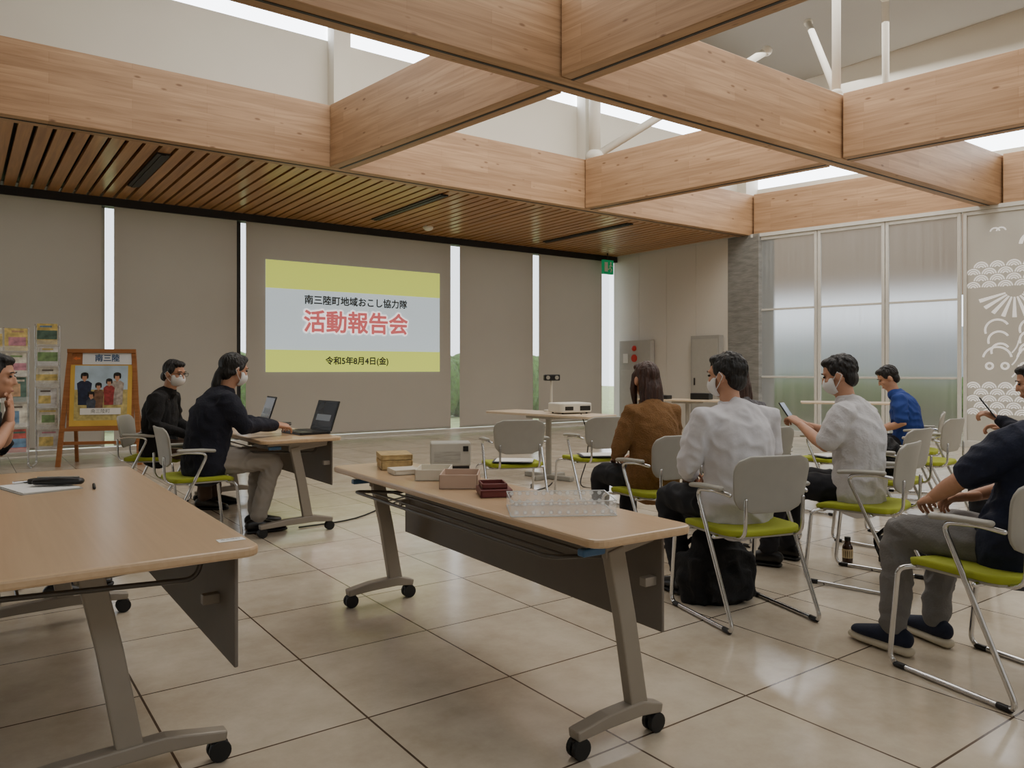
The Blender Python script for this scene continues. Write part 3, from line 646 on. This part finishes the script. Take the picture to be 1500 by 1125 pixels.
def person(label,loc,rz,topm,pants,shoes,scale=1,lean=0,yaw=0,pitch=0,hair='short',hm=None,sleeve='long',arms=None,legs=None,mask=False,glasses=False,sh=.175,bulk=1.0,skin=None,seed=1,side=0,sneaker=False,curl=28,feet=0,fold=.016):
    hm=hm or M_hairb; skin=skin or M_skin
    rg=random.Random(seed)
    P=thing('person',label,'person',loc,rz,None,scale)
    ln=rad(lean); sd=rad(side)
    pel=V((0,0,.535)); up=V((math.sin(sd),math.sin(ln),math.cos(ln)*math.cos(sd))).normalized(); fw=V((0,math.cos(ln),-math.sin(ln)))
    sp=lambda h,y=0: pel+up*h+fw*y
    waist,chest,shb,neck=sp(.13,-.01),sp(.3,-.025),sp(.425,-.012),sp(.50,.02)
    hc=neck+V((math.sin(sd)*.08,.032+math.sin(ln)*.1,.132))
    HM=Matrix.Translation(hc)@Matrix.Rotation(rad(yaw),4,'Z')@Matrix.Rotation(rad(pitch),4,'X')
    X=V((1,0,0))
    arms=arms or {}; legs=legs or {}
    S={};E={};Wr={};HD={}
    for k,sx in (('L',-1),('R',1)):
        S[k]=shb+V((sx*sh,0,-.015))
        e,w,hd=arms.get(k,((sx*(sh+.06),.06,.72),(sx*.1,.27,.635),(-sx*.45,.8,-.25)))
        E[k]=V(e);Wr[k]=V(w);HD[k]=V(hd).normalized()
    K={};A={};Hp={}
    for k,sx in (('L',-1),('R',1)):
        kn,an=legs.get(k,((sx*.12,.42,.50),(sx*.12,.44,.1)))
        K[k]=V(kn);A[k]=V(an);Hp[k]=V((sx*.09,.03,.52))
    bm=nb(); b=bulk
    p,r=catm([pel-V((0,0,.05)),waist,chest,shb,neck-up*.02,lerp(neck,hc,.55)],[(.14,.1),(.125,.09),(.145*b,.1),(.14,.075),(.056,.056),(.05,.054)],4)
    sweep(bm,p,r,18,side=X)
    for k in 'LR':
        sweep(bm,[lerp(shb,S[k],.4),S[k],lerp(S[k],E[k],.5),E[k],lerp(E[k],Wr[k],.35),Wr[k]],[(.05),(.05),(.043),(.037),(.037),(.024)],12)
        sweep(bm,[Hp[k],lerp(Hp[k],K[k],.5),K[k],lerp(K[k],A[k],.3),A[k]],[.07,.06,.048,.046,.03],12)
    ell(bm,(0,-.008,.022),(.073,.09,.092),HM); ell(bm,(0,.022,-.035),(.06,.064,.074),HM); ell(bm,(0,.05,-.085),(.028,.028,.022),HM)
    ell(bm,(0,.088,-.012),(.010,.014,.022),HM); ell(bm,(0,.096,-.025),(.014,.013,.010),HM)
    ell(bm,(0,.08,-.06),(.022,.012,.007),HM); ell(bm,(0,.079,-.071),(.018,.012,.006),HM)
    for sx in (-1,1):
        ell(bm,(sx*.078,-.006,-.012),(.011,.02,.032),HM); ell(bm,(sx*.032,.062,-.02),(.026,.022,.022),HM); ell(bm,(sx*.03,.075,.028),(.024,.01,.007),HM)
    body=remesh(bm,.0075,2)
    bb=nb(); bb.from_mesh(body)
    for k,sx in (('L',-1),('R',1)):
        d=HD[k]; th=V((-sx,0,.35)); pn=V((0,-.2,-1)) if abs(d.z)<.75 else V((-sx,0,0))
        hmsh=hand(Wr[k],d,pn,th,curl,.95); bb.from_mesh(hmsh)
    me=bpy.data.meshes.new('body'); bb.to_mesh(me); bb.free(); mkm('body',me,skin,P,smooth=True)
    bm=nb()
    p,r=catm([pel-V((0,0,.05)),sp(.04),waist,chest,shb,neck-up*.03],[(.182*b,.142),(.182*b,.14),(.158*b,.122*b),(.172*b,.124*b),(.15,.092),(.068,.064)],4)
    sweep(bm,p,r,20,side=X)
    for k in 'LR':
        if sleeve=='long':
            sweep(bm,[lerp(shb,S[k],.3),S[k],lerp(S[k],E[k],.5),E[k],lerp(E[k],Wr[k],.5),lerp(E[k],Wr[k],.93)],[.066,.066*b,.062*b,.056,.048,.036],14)
        else:
            sweep(bm,[lerp(shb,S[k],.3),S[k],lerp(S[k],E[k],.45),lerp(S[k],E[k],.78)],[.066,.067*b,.067*b,.064],14)
    mkm('shirt',remesh(bm,.0085,4,fold,11,seed,.8,fold=True),topm,P,smooth=True)
    bm=nb(); sweep(bm,[neck-up*.05,neck-up*.0],[(.07,.068),(.061,.061)],18,side=X,cap=False); mk('collar',bm,topm,P,smooth=True)
    bm=nb(); ell(bm,pel-V((0,0,.03)),(.150*b,.118,.08))
    for k in 'LR':
        p,r=catm([Hp[k]-V((0,0,.01)),lerp(Hp[k],K[k],.5),K[k],lerp(K[k],A[k],.4),lerp(K[k],A[k],.96)],[.082,.083,.068,.063,.056],4); sweep(bm,p,r,14)
    mkm('trousers',remesh(bm,.0095,4,fold*.8,11,seed+5,1,fold=True),pants,P,smooth=True)
    for k,sx in (('L',-1),('R',1)):
        a=A[k]; f=V((sx*.12,1,0)).normalized() if not feet else V((math.sin(rad(feet)),math.cos(rad(feet)),0))
        z=a.z-.09-.01; c=V((a.x,a.y,max(0,z)))
        q=V((f.y,-f.x,0)); u=.014 if sneaker else 0
        bm=nb(); pp,rr=catm([c-f*.06+V((0,0,.055+u)),c-f*.01+V((0,0,.06+u)),c+f*.06+V((0,0,.05+u)),c+f*.13+V((0,0,.04+u)),c+f*.18+V((0,0,.034+u))],[(.03,.038),(.038,.048),(.043,.036),(.046,.026),(.034,.018)],4)
        sweep(bm,pp,rr,14,side=q); s_=mk('shoe',bm,shoes,P,smooth=True)
        h=.021 if sneaker else .012
        bm=nb(); pp,rr=catm([c-f*.07+V((0,0,h)),c+V((0,0,h)),c+f*.08+V((0,0,h)),c+f*.14+V((0,0,h)),c+f*.195+V((0,0,h+.002))],[(.034,h),(.042,h),(.047,h),(.05,h),(.034,h*.9)],3)
        sweep(bm,pp,rr,12,side=q); mk('sole',bm,mat('pale_sole',(196,186,164),.6) if sneaker else M_rub,s_,smooth=True)
        if sneaker:
            bm=nb()
            for j in range(4): 
                o=c+f*(.03+j*.022)+V((0,0,.088+u-j*.008)); sweep(bm,[o-q*.022,o+q*.022],.003,6)
            mk('laces',bm,mat('navy_lace',(60,80,110),.7),s_)
    # hair
    bm=nb(); ell(bm,(0,-.02,.034),(.080,.092,.088),HM,20); ell(bm,(0,-.055,-.025),(.069,.046,.062),HM)
    ell(bm,(0,.035,.086),(.058,.045,.028),HM)
    for sx in (-1,1): ell(bm,(sx*.068,-.002,.028),(.014,.04,.036),HM)
    if hair=='short':
        for j in range(190):
            az=rg.uniform(0,2*math.pi); el=math.asin(rg.uniform(-.3,1))
            d=V((math.cos(el)*math.sin(az),math.cos(el)*math.cos(az),math.sin(el)))
            if d.y>.45 and d.z<.5: continue
            p0=V((d.x*.078,-.02+d.y*.090,.034+d.z*.086))
            fl=V((d.x*.6,d.y*.6+(.5 if d.y>0 else -.1),-.8))+V((rg.uniform(-.2,.2),rg.uniform(-.2,.2),0))
            fl=(fl-d*fl.dot(d)).normalized(); ln_=rg.uniform(.022,.036)
            sweep(bm,[HM@(p0-d*.002),HM@(p0+d*.003+fl*ln_*.5),HM@(p0+d*.001+fl*ln_)],[.006,.0058,.002],6)
    if hair=='long':
        p=[HM@V(q) for q in ((0,-.04,.02),(0,-.055,-.07),(0,-.06,-.15),(0,-.055,-.21))]; sweep(bm,p,[(.08,.058),(.088,.056),(.09,.046),(.08,.026)],16,side=HM.to_3x3()@X)
        for sx in (-1,1):
            p=[HM@V(q) for q in ((sx*.068,.02,.03),(sx*.078,.03,-.06),(sx*.07,.03,-.16))]; sweep(bm,p,[.022,.024,.014],10)
        for j in range(26):
            x=rg.uniform(-.085,.085); y=-.05-.035*math.cos(x*16); z0=rg.uniform(-.06,.0)
            sweep(bm,[HM@V((x*.9,y,z0)),HM@V((x,y-.012,-.12)),HM@V((x*1.02+rg.uniform(-.01,.01),y+.005,-.21-rg.uniform(0,.04)))],[.010,.010,.003],6)
    if hair=='pony':
        p=[HM@V(q) for q in ((0,-.085,-.01),(0,-.105,-.05),(0,-.108,-.12),(0,-.10,-.20),(0,-.09,-.26))]; sweep(bm,p,[.026,.024,.032,.026,.008],10)
        for sx in (-1,1): sweep(bm,[HM@V(q) for q in ((sx*.05,.05,.08),(sx*.075,.02,.02),(sx*.07,-.03,-.03),(sx*.03,-.08,-.04))],[.014,.016,.018,.018],8)
    if hair=='tied':
        ell(bm,(0,-.095,-.04),(.038,.03,.045),HM)
    hme=remesh(bm,.0048 if hair=='short' else .0065,1,0); IM=HM.inverted(); ns=[v.normal.copy() for v in hme.vertices]
    if hair!='short':
        for v,nn in zip(hme.vertices,ns):
            l=IM@v.co; a=math.atan2(l.x,l.y+.02)
            k=noise.noise(V((a*5+seed,l.z*9,seed*2.3)))+.7*noise.noise(V((a*16+seed,l.z*8,seed)))
            v.co+=nn*k*.005
    mkm('hair',hme,hm,P,smooth=True)
    for sx in (-1,1):
        bm=nb(); ell(bm,(sx*.031,.079,.008),(.013,.006,.006),HM); mk('eye',bm,M_blk,P,smooth=True)
        bm=nb(); sweep(bm,[HM@V((sx*.016,.087,.028)),HM@V((sx*.032,.087,.032)),HM@V((sx*.048,.078,.027))],.003,6); mk('eyebrow',bm,hm,P)
    if mask:
        bm=nb(); g2=[]
        for j in range(11):
            e=rad(-62+j*11.2); row=[]
            for i in range(15):
                a=rad(-82+i*164/14); row.append(bm.verts.new(HM@V((math.sin(a)*math.cos(e)*.072,.018+math.cos(a)*math.cos(e)*.088,-.045+math.sin(e)*.066))))
            g2.append(row)
        for j in range(10):
            for i in range(14): bm.faces.new((g2[j][i],g2[j][i+1],g2[j+1][i+1],g2[j+1][i]))
        o=mk('face_mask',bm,M_maskw,P,smooth=True); s2=o.modifiers.new('s','SOLIDIFY'); s2.thickness=.003
        for sx in (-1,1):
            bm=nb(); sweep(bm,[HM@V(q) for q in ((sx*.07,.03,-.02),(sx*.083,-.005,.018),(sx*.09,-.025,-.005),(sx*.082,.0,-.04),(sx*.068,.03,-.07))],.0022,6); mk('ear_loop',bm,M_maskw,o)
    else:
        bm=nb(); ell(bm,(0,.0905,-.0655),(.02,.004,.004),HM); mk('mouth',bm,mat('lips',(150,84,76),.5),P,smooth=True)
    if glasses:
        bm=nb()
        for sx in (-1,1):
            pts=[HM@V((sx*.034+.024*math.cos(a),.098,.006+.018*math.sin(a))) for a in [2*math.pi*i/16 for i in range(17)]]; sweep(bm,pts,.0018,6)
            sweep(bm,[HM@V((sx*.058,.096,.01)),HM@V((sx*.08,.0,.01))],.0018,6)
        sweep(bm,[HM@V((-.01,.1,.01)),HM@V((.01,.1,.01))],.0018,6); mk('glasses',bm,M_blk,P)
    return P
C_navy=mat('navy_knit',(22,24,38),.9,bump=(90,.3)); C_black=mat('black_cloth',(18,18,20),.9,bump=(90,.3)); C_brown=mat('ochre_brown_knit',(128,92,54),.95,nz=(40,.12),bump=(120,.5))
C_wht=mat('white_shirt_cotton',(208,206,210),.8,bump=(14,.3)); C_polo=mat('pale_grey_polo',(204,202,204),.85,bump=(80,.2)); C_royal=mat('royal_blue_shirt',(24,56,130),.8)
C_navt=mat('navy_tshirt',(16,25,50),.8,bump=(60,.2)); C_gry=mat('grey_trousers',(112,110,108),.85,bump=(120,.2)); C_beige=mat('greige_trousers',(146,138,128),.85); C_dk=mat('dark_trousers',(24,25,32),.85)
C_brt=mat('brown_trousers',(78,60,48),.85); C_pat=mat('check_shirt',(90,88,92),.85,nz=(60,.6)); S_bk=mat('black_shoe_leather',(16,15,15),.35); S_nv=mat('navy_sneaker',(16,26,50),.8,bump=(200,.3))
person('woman in navy cardigan and greige trousers, masked, typing on laptop',(-2.2,5.46,0),rad(-50),C_navy,C_beige,S_bk,1.04,15,4,-12,'pony',mask=True,sh=.165,bulk=1.14,seed=2,
  arms={'L':((-.2,.22,.78),(-.08,.50,.75),(.1,1,-.12)),'R':((.22,.2,.76),(.1,.48,.75),(-.1,1,-.12))},legs={'L':((-.1,.42,.5),(-.09,.40,.1)),'R':((.13,.43,.5),(.12,.33,.1))},curl=22)
person('woman in black sweater with glasses and white mask, sitting',(-3.06,6.62,0),rad(-88),C_black,C_brt,S_bk,1.0,8,-18,-10,'tied',mask=True,glasses=True,sh=.165,bulk=1.08,seed=3)
person('person in black top resting a hand near the chin',(-2.76,3.88,0),rad(-70),C_black,C_dk,S_bk,1.0,6,0,-8,'short',sleeve='short',seed=4,
  arms={'L':((-.2,.10,.76),(-.05,.17,.97),(.1,.0,1)),'R':((.2,.14,.78),(.03,.19,.92),(-.2,.0,1))},curl=45)
person('woman with long brown hair in an ochre-brown sweater, sitting',(.90,4.88,0),rad(28),C_brown,C_dk,S_bk,.97,3,0,-4,'long',M_hairr,sh=.165,seed=5,bulk=1.05,fold=.010)
person('man in white long-sleeved shirt and dark trousers, masked, sitting',(1.13,3.83,0),rad(20),C_wht,C_dk,S_bk,1.0,4,28,-6,'short',mask=True,sh=.19,bulk=1.12,seed=6,fold=.018,legs={'L':((-.14,.42,.5),(-.13,.3,.1)),'R':((.14,.42,.5),(.13,.34,.1))})
person('man in pale polo shirt and dark trousers, masked, holding phone',(2.0,4.40,0),rad(48),C_polo,C_dk,S_bk,1.0,6,12,-16,'short',mask=True,sleeve='short',sh=.185,bulk=1.1,seed=7,fold=.014,
  arms={'L':((-.22,.12,.76),(-.0,.34,.86),(.25,.7,.45)),'R':((.24,.12,.77),(.1,.34,.85),(-.2,.7,.45))},legs={'L':((-.12,.42,.5),(-.1,.5,.1)),'R':((.14,.42,.5),(.14,.48,.1))},curl=35)
person('person in navy t-shirt, grey trousers and sneakers, hands in lap',(1.98,2.95,0),rad(20),C_navt,C_gry,S_nv,1.0,-5,-20,-10,'short',sleeve='short',sh=.2,bulk=1.12,seed=8,side=14,sneaker=True,fold=.018,
  legs={'L':((-.2,.40,.5),(-.24,.40,.1)),'R':((.08,.42,.5),(.02,.42,.1))},arms={'L':((-.2,.12,.76),(-.14,.30,.66),(.5,.8,-.2)),'R':((.28,.08,.76),(.06,.28,.66),(-.5,.8,-.2))})
person('person in dark navy jacket holding up a phone, sitting',(3.20,4.42,0),rad(60),C_navy,C_dk,S_bk,.97,10,0,-16,'short',sh=.19,seed=9,
  arms={'L':((-.22,.14,.80),(-.08,.34,.93),(.1,.8,.4)),'R':((.22,.14,.78),(.08,.3,.85),(-.1,.8,.3))},curl=35)
person('man in royal blue t-shirt looking down, sitting',(3.75,7.2,0),rad(62),C_royal,C_dk,S_bk,.97,14,10,-30,'short',sleeve='short',sh=.18,seed=10,bulk=1.1)
person('person in checked dark shirt with brown hair, sitting',(1.66,5.5,0),rad(30),C_pat,C_dk,S_bk,.96,2,0,-5,'long',M_hairr,sh=.165,seed=11)
def phone(loc,rz,tilt):
    t=thing('smartphone','dark smartphone held in a seated person\'s hands','phone',loc,rz)
    Mx=Matrix.Rotation(rad(tilt),4,'X'); bm=nb(); box(bm,(0,0,0),(.07,.008,.145),M=Mx); mk('phone_body',bm,M_blk,t,bevel=.004)
    bm=nb(); box(bm,(0,-.005,0),(.064,.001,.135),M=Mx); mk('screen',bm,mat('phone_screen',(120,140,160),.2,emis=.3),t)
phone((1.70,4.72,.93),rad(48),-35); phone((2.81,4.52,.97),rad(60),-35)
# ---------------------------------------------------------------- bags, bottle
def bag(loc,rz,label,w,d,h):
    t=thing('backpack',label,'bag',loc,rz)
    bm=nb()
    pp,rr=catm([(0,0,h*.07),(0,.0,h*.3),(0,-.01,h*.6),(0,.01,h*.9)],[(w*.5,d*.5),(w*.52,d*.52),(w*.46,d*.44),(w*.3,d*.2)],5); sweep(bm,pp,rr,16,side=(1,0,0))
    box(bm,(0,-d*.45,h*.28),(w*.62,d*.3,h*.42)); box(bm,(0,0,h*.35),(w*.9,d*.7,h*.6))
    mkm('bag_body',remesh(bm,.01,5,.03,9,3,fold=True),C_black,t,smooth=True)
    bm=nb(); sweep(bm,fillet([(-.04,0,h*.93),(-.03,0,h*1.06),(.03,0,h*1.06),(.04,0,h*.93)],.03),.008,8); mk('bag_handle',bm,M_blk,t)
    for sx in (-1,1):
        bm=nb(); sweep(bm,catm([(sx*w*.2,d*.3,h*.85),(sx*w*.35,d*.6,h*.5),(sx*w*.3,d*.45,h*.1)],[.02]*3,5)[0],[(.02,.005)]*11,8,side=(1,0,0))
        mk('shoulder_strap',bm,M_blk,t)
bag((1.06,4.0,0),rad(20),'black soft backpack on the floor under a chair',.40,.26,.36)
bag((2.42,4.72,0),rad(10),'black bag on the floor beside a chair',.3,.2,.26)
bag((2.58,5.3,.46),rad(30),'black shoulder bag placed on an empty chair',.32,.2,.26)
t=thing('bottle','dark coffee bottle with a black cap on the floor','bottle',(2.08,4.74,0),0)
bm=nb(); p,r=catm([(0,0,0),(0,0,.09),(0,0,.115),(0,0,.135)],[.031,.031,.02,.016],4); sweep(bm,p,r,16,cap=False); mk('bottle_body',bm,mat('coffee_glass',(52,30,18),.15),t,smooth=True)
bm=nb(); sweep(bm,[(0,0,.135),(0,0,.158)],.018,14,cap=False); mk('cap',bm,M_blk,t); bm=nb(); sweep(bm,[(0,0,.03),(0,0,.085)],.0318,18,cap=False); mk('bottle_label',bm,mat('cream_label',(190,170,130),.6),t)
t=thing('black_case','black equipment case on the pale table','case',(2.95,11.9,.72),rad(55)); boxo('case_body',(0,0,.05),(.18,.3,.1),M_blk,t,bevel=.01); boxo('case_handle',(0,0,.105),(.02,.12,.012),M_grey,t)
t=thing('black_case','small black equipment case on the pale table','case',(2.4,12.1,.72),rad(45)); boxo('case_body',(0,0,.03),(.15,.22,.06),M_blk,t,bevel=.01); boxo('case_handle',(0,0,.064),(.02,.1,.01),M_grey,t)
# ---------------------------------------------------------------- easel with poster
t=thing('poster_easel','wooden easel board with a yellow-bordered group photo poster','easel',V((-5.12,9.55,0)),rad(14))
for sx in (-1,1):
    bm=nb(); sweep(bm,[(sx*.46,-.12,0),(sx*.36,.02,1.42)],[(.026,.018)]*2,side=(1,0,0),rect=True); mk('leg',bm,M_easel,t)
    bm=nb(); sweep(bm,[(sx*.40,.42,0),(sx*.33,.03,1.35)],[(.02,.015)]*2,side=(1,0,0),rect=True); mk('leg',bm,M_easel,t)
boxo('ledge',(0,-.07,.45),(.86,.05,.04),M_easel,t,bevel=.004); boxo('crossbar',(0,-.05,.28),(.86,.03,.04),M_easel,t,bevel=.004); boxo('top_rail',(0,.0,1.42),(.78,.03,.05),M_easel,t,bevel=.004)
PX=Matrix.Translation((0,-.075,.47))@Matrix.Rotation(rad(-6),4,'X')
bm=nb(); box(bm,(0,0,.47),(.76,.02,.96),M=PX); mk('board',bm,M_easel,t,bevel=.004)
def pp_(name,c,s,m,y=-.012):
    bm=nb(); box(bm,(c[0],y,c[1]),(s[0],.002,s[1]),M=PX); return mk(name,bm,m,t)
Y1=mat('poster_yellow',(212,174,78),.6,nz=(3,.12)); Y2=mat('poster_sky',(176,198,214),.6,nz=(6,.15))
Yg=mat('poster_grass',(184,170,110),.6,nz=(14,.4))
pp_('poster_header',(.06,.86),(.56,.15),mat('poster_pale',(222,226,228),.7)); pp_('poster_sheet',(0,.4),(.7,.76),Y1); pp_('poster_sky_band',(0,.62),(.6,.30),Y2,-.0135); pp_('poster_field',(0,.28),(.6,.38),Yg,-.0135)
ar=mat('poster_orange',(214,120,66),.6)
bm=nb(); box(bm,(-.27,-.014,.86),(.05,.002,.022),M=PX); vs=[bm.verts.new(PX@V(q)) for q in ((-.285,-.015,.885),(-.325,-.015,.86),(-.285,-.015,.835))]; bm.faces.new(vs); mk('arrow_symbol',bm,ar,t)
text('poster_text','南三陸',.095,mat('poster_navy',(70,96,130),.6),t,PX@V((.06,-.015,.86)),(math.pi/2-rad(6),0,0),bold=.003)
pp_('poster_caption_band',(0,.2),(.46,.08),M_paper,-.022); text('poster_caption','南三陸町',.055,T1m,t,PX@V((.0,-.024,.2)),(math.pi/2-rad(6),0,0))
fc=[mat('fig%d'%i,c,.7,nz=(25,.35)) for i,c in enumerate(((38,46,70),(170,160,150),(120,90,70),(150,60,60),(70,76,90)))]
for i,(x,z,h,wd) in enumerate(((-.19,.58,.30,.085),(.18,.58,.30,.08),(-.03,.47,.24,.065),(.09,.52,.24,.065),(-.11,.36,.2,.055))):
    y=-.0145-.0012*i
    bm=nb(); sweep(bm,[V((x,y,z-h)),V((x,y,z-h*.5)),V((x,y,z-.03)),V((x,y,z))],[(wd*.8,.001),(wd*.85,.001),(wd,.001),(wd*.5,.001)],16,side=(1,0,0))
    bmesh.ops.transform(bm,matrix=PX,verts=bm.verts); mk('poster_figure_clothes',bm,fc[i],t)
    s=.85 if i>1 else 1
    bm=nb(); ell(bm,(x,y-.0005,z+.05*s),(.036*s,.001,.045*s),M=PX); ell(bm,(x,y-.0004,z+.005),(.015*s,.001,.02),M=PX); mk('poster_figure_face',bm,M_skin,t)
    bm=nb(); ell(bm,(x,y-.0012,z+.082*s),(.04*s,.001,.024*s),M=PX); ell(bm,(x-.034*s,y-.0012,z+.06*s),(.01*s,.001,.035*s),M=PX); ell(bm,(x+.034*s,y-.0012,z+.06*s),(.01*s,.001,.035*s),M=PX); mk('poster_figure_hair',bm,M_hairb,t)
# ---------------------------------------------------------------- brochure racks
cols=[(222,214,200),(190,96,88),(128,158,106),(110,146,178),(218,196,120),(240,238,232),(200,140,156),(90,118,106),(196,160,124)]
BM=[mat('brochure_%s'%n,c,.5,nz=(14,.45)) for n,c in zip(('cream','red','green','blue','yellow','white','pink','teal','tan'),cols)]
def rack(loc,rz,ncol,rows,top_z,cw=.26):
    t=thing('brochure_rack','chrome wire brochure rack filled with colourful leaflets','brochure rack',loc,rz,'brochure racks')
    w=ncol*cw
    for sx in (-1,1):
        bm=nb(); sweep(bm,fillet([(sx*w/2,-.14,.012),(sx*w/2,.14,.012),(sx*w/2,.06,top_z)],.04),.011,8); mk('upright',bm,M_chrome,t,smooth=True)
    for z in (.2,top_z-.02): 
        bm=nb(); y=.14-.08*z/top_z; sweep(bm,[(-w/2,y,z),(w/2,y,z)],.009,8); mk('crossbar',bm,M_chrome,t,smooth=True)
    dz=(top_z-.16)/rows
    for j in range(rows):
        bm=nb(); z=.18+j*dz; y=.13-.08*z/top_z
        box(bm,(0,y-.05,z),(w,.06,.006)); box(bm,(0,y-.08,z+.03),(w,.004,.06))
        for i in range(ncol+1): box(bm,(-w/2+i*cw,y-.05,z+.05),(.004,.06,.1))
        mk('shelf_pocket',bm,M_clear,t)
    for j in range(rows):
        z=.18+j*dz; y=.13-.08*z/top_z-.045
        for i in range(ncol):
            x=-w/2+cw/2+i*cw+random.uniform(-.006,.006); c,n=math.cos(rz),math.sin(rz); hh=dz*random.uniform(.86,1.0); ww=random.choice((.22,.235,.21))
            bm=nb(); box(bm,(0,0,hh/2),(ww,.012,hh)); mm=random.choice(BM[:1]*2+BM[5:6]*3+BM)
            o=mk('brochure',bm,mm,loc=(loc[0]+x*c-y*n,loc[1]+x*n+y*c,z+.005),rot=(rad(-7),0,rz))
            top(o,'%s leaflet standing in the wire brochure rack'%mm.name.split('_')[1],'brochure','leaflets in the brochure racks')
            bm=nb(); box(bm,(random.uniform(-.02,.02),-.0075,hh*.86),(ww*random.uniform(.45,.8),.002,hh*.08)); mk('title_block',bm,random.choice(BM+[M_mod]*4),o)
            k=random.random()
            bm=nb(); box(bm,(0 if k<.5 else random.uniform(-.03,.03),-.0075,hh*random.uniform(.4,.5)),(ww*(.98 if k<.5 else random.uniform(.5,.8)),.002,hh*random.uniform(.3,.6))); mk('picture_block',bm,random.choice(BM[1:5]+BM[6:]),o)
rack((-5.78,9.5,0),rad(24),1,6,1.74)
rack((-6.06,9.12,0),rad(38),2,5,1.70)
# ---------------------------------------------------------------- lights
w=bpy.data.worlds.new('World'); bpy.context.scene.world=w; w.use_nodes=True
bg=w.node_tree.nodes['Background']; bg.inputs[0].default_value=(.88,.94,1.0,1); bg.inputs[1].default_value=3.0
def area(name,loc,size,sy,power,rot,col=(1,1,1)):
    l=bpy.data.lights.new(name,'AREA'); l.shape='RECTANGLE'; l.size=size; l.size_y=sy; l.energy=power; l.color=col
    o=bpy.data.objects.new(name,l); COL.objects.link(o); o.location=loc; o.rotation_euler=rot
area('skylight_lamp',R(7,5.5,6.15),11,4,560,(0,0,TH),(1,.96,.90))
area('skylight_lamp',R(7,0,6.15),7,5,190,(0,0,TH),(1,.95,.88))
area('rear_fill_lamp',R(3,-6.3,2.0),12,3,45,(math.pi/2,0,TH),(.95,.97,1))  # added fill light in front of the rear wall, no window there
# ---------------------------------------------------------------- camera
cam=bpy.data.cameras.new('camera'); co=bpy.data.objects.new('camera',cam); COL.objects.link(co)
co.location=(0,0,1.2); co.rotation_euler=(math.pi/2,0,0); cam.sensor_width=36; cam.lens=1120/1500*36; cam.shift_y=-.015
bpy.context.scene.camera=co
